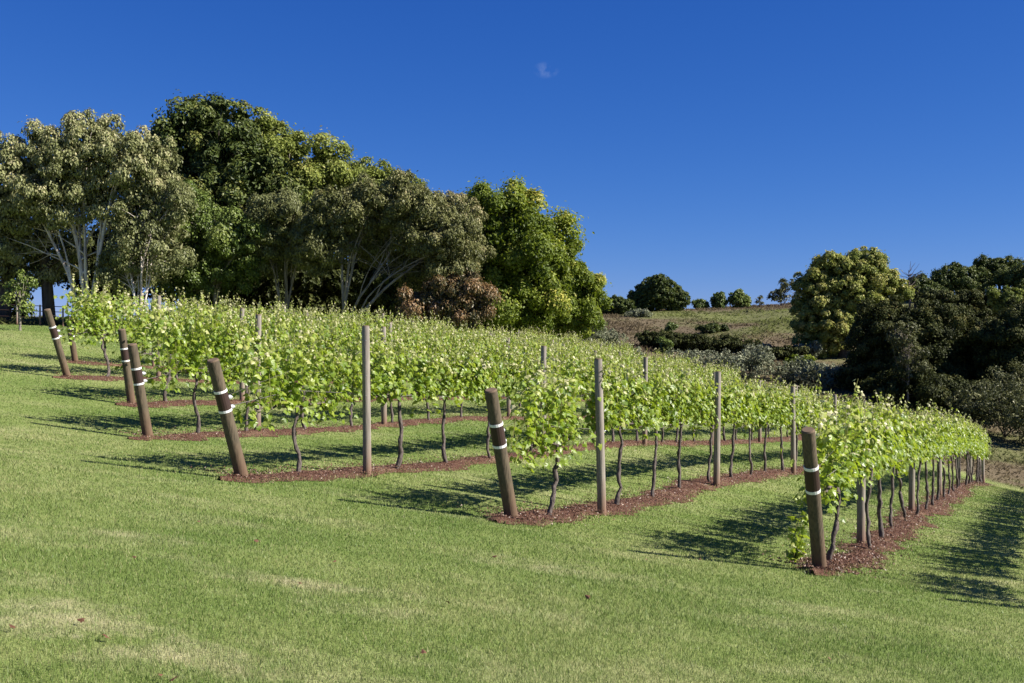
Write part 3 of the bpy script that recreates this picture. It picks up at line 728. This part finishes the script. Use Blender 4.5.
# dark trunks at the frame edge
for i, (px, h, lab) in enumerate([(4, 6, 'dark bare trunk nearest the frame edge behind the rail fence'), (50, 6, 'dark trunk between the sapling and the pale gum')]):
    bx = (px-512)/F*50; root = empty('tree_trunk', (bx, 50, g(bx, 50))); tag(root, lab, 'tree trunk')
    a = Geo(); q = np.linspace(0, 1, 8)[:, None]; a.tube(np.hstack([q*.4*(1-2*i), q*0, q*h-.2]), np.linspace(.3, .14, 8), 9); obj('trunk', a.mesh('trunk', M['dark_bark'], True), root)
    b = Geo()
    for k in range(7):
        s = np.array([.1*(1-2*i)*1, 0, h*(.35+.08*k)]); e = s+[random.uniform(-1.5, 1.5), random.uniform(-1, 1), random.uniform(.6, 1.8)]; b.tube(np.linspace(s, e, 5)+rng.normal(0, .05, (5, 3)), np.linspace(.06, .015, 5), 5)
    obj('limb', b.mesh('limb', M['dark_bark'], True), root)

# rail fence and low dark hedge under the trees
def fence():
    d = 47.5; xs = [(p-512)/F*d for p in (-75, -52, -29, -6, 17, 40, 63)]
    root = empty('rail_fence', (xs[3], d, g(xs[3], d))); tag(root, 'low dark post and rail fence at the brow of the lawn', 'fence')
    o = np.array([xs[3], d, g(xs[3], d)])
    for x in xs:
        a = Geo(); z = g(x, d)-.1; a.tube(np.array([[x, d, z], [x, d, z+1.0]])-o, [.04, .04], 8); obj('fence_post', a.mesh('fence_post', M['post_grey']), root)
    for h in (.35, .62, .85):
        a = Geo(); a.tube(np.array([[x, d+.05, g(x, d)+h] for x in xs])-o, np.full(len(xs), .018), 6); obj('rail', a.mesh('rail', M['sleeve']), root)
fence()

# ---- shrubs
def shrub(px, d, w, h, n, leaf, lm, seed, label, name='shrub', group=None, clump=.22, cat='shrub', sink=.35, lobes=4, stems=1, **kw):
    """w,h in metres"""
    bx = (px-512)/F*d; bz = g(bx, d)
    r = np.random.default_rng(seed); L = []
    for k in range(lobes):
        L.append((r.uniform(-.32, .32)*w, r.uniform(-.25, .25)*w, h*r.uniform(.38, .62), w*r.uniform(.26, .4), w*r.uniform(.24, .36), h*r.uniform(.34, .42)))
    root = empty(name, (bx, d, bz)); tag(root, label, cat, group)
    cm, Cc = crown('foliage', L, n, leaf, lm, seed, clump=clump, **kw)
    a = Geo()
    for k in range(4):
        e = Cc[r.integers(len(Cc))]; q = np.linspace(0, 1, 5)[:, None]; a.tube(q*e-[0, 0, .05], np.linspace(.03, .008, 5)*(h**.5), 5)
    obj('stem', a.mesh('stem', M['dark_bark']), root); obj('foliage', cm, root); return root

sh = 'silver leaved shrubs on the slope beyond the vines'
places = ['just below the bright tapering tree', 'beside the pink dry grass clump', 'nearest the grove on the open slope', 'small one below the round hill tree', 'at the foot of the dark hedge', 'widest one below the hedge', 'rounded one next to the widest silver shrub', 'near the small bright bush', 'in front of the dark thicket', 'beside the dark thicket foot']
for i, (px, d, w, h) in enumerate([(548, 72, 2.8, 2.5), (575, 73, 3.2, 2.6), (600, 75, 3.0, 2.4), (632, 80, 2.0, 1.3), (690, 80, 3.2, 2.2), (715, 79, 4.0, 2.3), (748, 80, 3.0, 2.8), (800, 80, 3.6, 1.7), (822, 78, 3.4, 2.0), (842, 76, 2.6, 1.6)]):
    shrub(px, d, w, h, 2600, .16, 'leaf_silver', 200+i, 'silvery grey green shrub on the far slope, %s' % places[i], group=sh, per=10, tint=(.45, .3), fill=.15)
# silver growth by the thicket at the lower right
for i, (px, d, w, h, t) in enumerate([(1005, 60, 3.2, 3.0, 'largest of those at the foot of the thicket'), (1035, 58, 3.0, 2.6, 'cut by the frame edge'), (978, 62, 2.4, 2.2, 'smaller one just past the row end'), (1015, 66, 3.2, 3.6, 'tall one leaning on the thicket')]):
    shrub(px, d, w, h, 4200, .12, 'leaf_grey', 230+i, 'grey green shrub beyond the front row, %s' % t, group='grey shrubs by the thicket', per=10, tint=(.08, .18), fill=.15, gaps=.35)
# pink dry grass clump and hill shrubs
shrub(528, 70, 2.6, 2.0, 3000, .12, 'drygrass', 240, 'clump of tall pinkish dry grass beneath the bright tufted tree', name='grass_clump', cat='grass clump', droop=.1)
shrub(512, 71, 2.2, 1.5, 2000, .12, 'drygrass', 241, 'smaller pinkish dry grass clump deeper in the tree shade', name='grass_clump', cat='grass clump', droop=.1)
hs = [(617, 84, 2.0, 1.1, 'leaf_feather', 'dark green shrub on the open slope beside the silver shrubs'),
      (672, 113, 1.6, .7, 'leaf_feather', 'small green shrub in the middle of the hill face'),
      (706, 113, 2.0, .6, 'leaf_dark', 'low dark shrub above the hedge line'),
      (718, 114, 1.4, .5, 'leaf_dark', 'tiny dark shrub next to the low dark one above the hedge'),
      (664, 95, 1.3, .8, 'leaf_feather', 'green shrub just below the near end of the hedge'),
      (802, 88, 2.0, 1.6, 'leaf_bright', 'small bright green bush near the dark thicket'),
      (760, 99, 2.2, 1.0, 'leaf_silver', 'pale bush between the two dark hedge parts'),
      (808, 98, 1.8, 1.6, 'leaf_silver', 'pale bush at the foot of the big round tree'),
      (640, 128, 2.4, .9, 'leaf_silver', 'pale low bush at the foot of the round hill tree'),
      (592, 116, 2.4, 1.6, 'leaf_bright', 'bright green bush at the outer foot of the grove')]
for i, (px, d, w, h, lm, lab) in enumerate(hs):
    shrub(px, d, w, h, 1500, .18, lm, 250+i, lab, per=8, fill=.2)
# dark hedge across the hill
for i, (px, w, lab) in enumerate([(657, 2.6, 'grove side end'), (672, 3.4, 'second piece from the grove'), (692, 3.6, 'middle'), (713, 3.6, 'piece below the low dark shrubs'), (734, 3.6, 'piece beside the pale bush'), (784, 3.4, 'separate piece beside the big round tree')]):
    shrub(px, 98, w*1.15, 1.1, 4200, .2, 'leaf_shade', 270+i, 'dark hedge shrub across the hill, %s' % lab, name='hedge_shrub', group='dark hedge across the hill', per=10, fill=.35, gaps=.1)
# hill top trees
HT = 'trees on the hill crest'
tree('hill_tree', 'large dark domed tree on the hill crest', 658, 138, [(658, 293, 27, 17), (642, 300, 17, 13), (676, 300, 15, 13)], 17000, .3, 'leaf_dark', 'dark_bark', 70, base_r=.35, group=HT, clump=.19, kid=1, gaps=.08, per=14, tint=(.45, .22), twigs=15)
tree('hill_tree', 'smaller dark tree beside the large domed tree on the crest', 616, 134, [(616, 305, 15, 9), (624, 308, 10, 9), (604, 308, 8, 8)], 8000, .3, 'leaf_dark', 'dark_bark', 71, base_r=.2, group=HT, clump=.19, kid=1, gaps=.08, per=12, twigs=8)
tree('hill_tree', 'small round green tree, lowest of the three crest bushes', 701, 146, [(701, 305, 8, 5.5)], 2500, .28, 'leaf_feather', 'dark_bark', 72, base_r=.12, group=HT, clump=.19, kid=1, gaps=.08, per=10, twigs=5)
tree('hill_tree', 'pointed dark green middle tree of three on the crest', 719, 146, [(719, 301, 8, 9), (720, 297, 4, 6)], 3500, .28, 'leaf_feather', 'dark_bark', 73, base_r=.15, group=HT, clump=.19, kid=1, gaps=.08, per=10, twigs=5, tint=(.25, .2))
tree('hill_tree', 'round fresh green tree, largest of three on the crest', 739, 146, [(737, 299, 9, 9), (743, 301, 8, 7)], 4500, .28, 'leaf_feather', 'dark_bark', 74, base_r=.15, group=HT, clump=.19, kid=1, gaps=.08, per=10, twigs=5, tint=(.6, .2))
tree('hill_tree', 'tiny spindly tree on the crest', 760, 149, [(760, 300, 3, 4)], 200, .28, 'leaf_grey', 'dark_bark', 75, base_r=.06, group=HT, clump=.19, kid=1, per=6, twigs=4, fill=0, gaps=0)
tree('hill_tree', 'sparse see-through grey gum on the crest beside the big round tree', 783, 146, [(786, 287, 10, 9), (776, 296, 7, 5), (790, 297, 9, 6)], 1500, .3, 'leaf_grey', 'grey_bark', 76, stems=3, base_r=.1, group=HT, clump=.26, kid=3, per=8, twigs=40, fill=.03, gaps=.5, tint=(.2, .15))
# big round tree
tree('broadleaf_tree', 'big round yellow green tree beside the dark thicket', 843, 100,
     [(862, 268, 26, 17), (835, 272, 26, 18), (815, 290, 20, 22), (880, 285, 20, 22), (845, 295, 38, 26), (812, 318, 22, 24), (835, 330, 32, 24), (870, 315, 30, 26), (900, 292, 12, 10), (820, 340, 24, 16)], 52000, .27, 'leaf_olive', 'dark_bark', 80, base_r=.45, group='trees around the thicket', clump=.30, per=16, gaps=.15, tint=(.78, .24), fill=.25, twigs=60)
# dark thicket
TH = 'dark trees massed in the thicket'
th = [(880, 74, [(880, 345, 34, 38), (892, 322, 26, 20), (870, 378, 30, 32), (900, 358, 40, 36)], 'nearest the big round tree'),
      (925, 72, [(925, 342, 40, 34), (915, 378, 44, 34), (938, 322, 24, 16)], 'in the middle with the broad rounded top'),
      (970, 74, [(965, 338, 38, 28), (975, 365, 42, 40), (985, 400, 34, 28), (1000, 385, 40, 36)], 'behind the far end of the front row'),
      (1015, 70, [(1012, 340, 34, 30), (1018, 375, 34, 38), (1035, 325, 28, 26)], 'cut by the frame edge'),
      (930, 68, [(925, 395, 40, 26), (900, 400, 30, 24), (960, 405, 36, 26)], 'lowest, directly behind the vine tops'),
      (1065, 72, [(1065, 345, 34, 56), (1060, 390, 36, 30)], 'outermost beyond the frame edge')]
for i, (px, d, L, lab) in enumerate(th):
    tree('evergreen_tree', 'dense shade-dark thicket tree %s' % lab, px, d, L, 34000, .2, 'leaf_shade', 'dark_bark', 90+i, base_r=.22, group=TH, clump=.34, per=14, gaps=.3, tint=(.5, .28), fill=.3, twigs=20)
# lighter pale shrub tree in the thicket face
tree('pale_tree', 'narrow pale leaved small tree in front of the dark thicket', 908, 67, [(902, 335, 12, 12), (914, 356, 15, 12), (905, 378, 10, 12)], 3000, .17, 'leaf_grey', 'grey_bark', 100, base_r=.08, clump=.25, per=6, gaps=.6, tint=(.25, .25), fill=.02)
# ridge trees upper right
RT = 'trees on the ridge above the thicket'
rt = [(958, 130, [(955, 278, 24, 12), (940, 286, 18, 12), (972, 285, 20, 12)], 'leaf_dark', 'rounded and olive tinged, first on the ridge'),
      (1000, 132, [(995, 268, 22, 10), (1010, 272, 22, 13), (985, 277, 16, 10)], 'leaf_dark', 'highest and darkest'),
      (1035, 128, [(1030, 285, 30, 24), (1045, 268, 20, 16)], 'leaf_dark', 'cut by the frame edge'),
      (915, 118, [(915, 290, 16, 9), (930, 296, 18, 10), (905, 296, 12, 8)], 'leaf_dark', 'low, beside the bare twigs'),
      (975, 112, [(985, 303, 22, 12), (958, 303, 20, 11), (935, 300, 18, 10)], 'leaf_shade', 'low and dark, joining the ridge to the thicket'),
      (1010, 105, [(1012, 300, 22, 12), (1030, 305, 22, 16)], 'leaf_olive', 'yellowish, below the ridge line')]
for i, (px, d, L, lm, lab) in enumerate(rt):
    tree('ridge_tree', 'ridge tree above the thicket, %s' % lab, px, d, L, 12000, .28, lm, 'dark_bark', 110+i, base_r=.25, group=RT, kid=4, clump=.32, per=12, gaps=.3, fill=.3, twigs=10, tint=(.5, .22))
# bare twigs
root = empty('dead_tree', ((909-512)/F*112, 112, g((909-512)/F*112, 112))); tag(root, 'bare dead tree poking up above the ridge against the sky', 'dead tree')
a = Geo(); hz = W(909, 270, 112)[2]-root.location.z
a.tube([[0, 0, -.2], [.1, 0, hz*.5], [0, .1, hz]], [.16, .1, .03], 7); obj('trunk', a.mesh('trunk', M['twig'], True), root)
a = Geo()
for k in range(26):
    f = random.uniform(.5, .98); s = np.array([.05, .05, hz*f]); e = s+np.array([random.uniform(-1.6, 1.6), random.uniform(-1, 1), random.uniform(.1, 1.2)])
    a.tube(np.linspace(s, e, 5)+rng.normal(0, .06, (5, 3))*np.array([[0], [1], [1], [1], [1]]), np.linspace(.035, .01, 5), 4)
obj('limb', a.mesh('limb', M['twig']), root)

# fallen leaves on the lawn
lf = None
for i, (px, py) in enumerate([(199, 522), (257, 542), (14, 629), (82, 623), (106, 637), (360, 621), (448, 604), (588, 598), (495, 557), (334, 563), (424, 655), (135, 559), (160, 676), (172, 681), (646, 560), (700, 560), (830, 660), (300, 585)]):
    # march down the view line to the lawn
    d = 3.0
    while d < 30 and W(px, py, d)[2] > g(W(px, py, d)[0], d)+.03: d += .05
    p = W(px, py, d)
    if lf is None:
        V, T, C = leaves(np.zeros((1, 3)), np.array([[.1, .2, 1.]]), np.array([[1., 0, 0]]), np.array([.06]), np.array([.5]), VT, VTT)
        lf = mesh_np('fallen_leaf', V, T, M['fallen'], C)
    o = obj('fallen_leaf', lf, None, (p[0], p[1], g(p[0], p[1])+.04)); o.rotation_euler = (random.uniform(-.6, .6), random.uniform(-.6, .6), random.uniform(0, 6)); s = random.uniform(.25, .6); o.scale = (s, s*.7, s)
    tag(o, 'small brown fallen leaf lying on the mown lawn', 'fallen leaf', 'brown leaves fallen on the lawn')

# ------------------------------------------------------------------ light, sky, camera
SUN = Vector((.98*math.cos(R(36)), -.20*math.cos(R(36)), math.sin(R(36)))).normalized()
ld = bpy.data.lights.new('sun', 'SUN'); ld.energy = 4.9; ld.angle = R(.5); ld.color = (1, .93, .83)
lo = bpy.data.objects.new('sun', ld); col.objects.link(lo); lo.rotation_euler = SUN.to_track_quat('Z', 'Y').to_euler()
w = bpy.data.worlds.new('World'); scene.world = w; w.use_nodes = True; nt = w.node_tree; nt.nodes.clear()
out = nt.nodes.new('ShaderNodeOutputWorld'); bg = nt.nodes.new('ShaderNodeBackground'); sky = nt.nodes.new('ShaderNodeTexSky')
sky.sky_type = 'NISHITA'; sky.sun_disc = False; sky.sun_elevation = R(36); sky.sun_rotation = math.atan2(SUN.x, SUN.y)
sky.air_density = .75; sky.dust_density = 0.05; sky.ozone_density = 3.0; sky.altitude = 900
# the deep polarised blue of the photograph: one gain and power per channel over the whole sky
sp = nt.nodes.new('ShaderNodeSeparateColor'); cb = nt.nodes.new('ShaderNodeCombineColor'); nt.links.new(sky.outputs[0], sp.inputs[0])
for i_, (ga, po) in enumerate(((.105, 1.5), (.289, .97), (.955, .63))):
    nt.links.new(math_(nt, 'MULTIPLY', math_(nt, 'POWER', sp.outputs[i_], po), ga), cb.inputs[i_])
# one faint wisp of cloud
tc = nt.nodes.new('ShaderNodeTexCoord')
wd = (W(546, 70, 1)-np.array([0, 0, CZ])); wd = wd/np.linalg.norm(wd)
sub = nt.nodes.new('ShaderNodeVectorMath'); sub.operation = 'SUBTRACT'; nt.links.new(tc.outputs['Generated'], sub.inputs[0]); sub.inputs[1].default_value = tuple(wd)
scl = nt.nodes.new('ShaderNodeVectorMath'); scl.operation = 'MULTIPLY'; nt.links.new(sub.outputs[0], scl.inputs[0]); scl.inputs[1].default_value = (80, 80, 130)
ln = nt.nodes.new('ShaderNodeVectorMath'); ln.operation = 'LENGTH'; nt.links.new(scl.outputs[0], ln.inputs[0])
nz = nt.nodes.new('ShaderNodeTexNoise'); nz.inputs['Scale'].default_value = 120; nz.inputs['Detail'].default_value = 5; nt.links.new(tc.outputs['Generated'], nz.inputs['Vector'])
f1 = math_(nt, 'SUBTRACT', 1.0, ln.outputs['Value'], True); f2 = math_(nt, 'SUBTRACT', nz.outputs['Fac'], .42, True); f3 = math_(nt, 'MULTIPLY', math_(nt, 'MULTIPLY', f1, f2), 1.1, True)
cm = mixc(nt, f3, cb.outputs[0], (2.6, 3.1, 4.2))
nt.links.new(cm, bg.inputs['Color']); bg.inputs['Strength'].default_value = .10
nt.links.new(bg.outputs[0], out.inputs[0])
cam = bpy.data.cameras.new('camera'); co = bpy.data.objects.new('camera', cam); col.objects.link(co)
cam.sensor_width = 36; cam.lens = F*36/1024; cam.clip_start = .1; cam.clip_end = 8000
co.location = (0, 0, CZ); co.rotation_euler = (R(90), 0, 0); scene.camera = co
scene.view_settings.view_transform = 'Standard'; scene.view_settings.look = 'None'; scene.view_settings.exposure = 1.15; scene.view_settings.gamma = 1
scene.cycles.max_bounces = 6; scene.cycles.transparent_max_bounces = 4
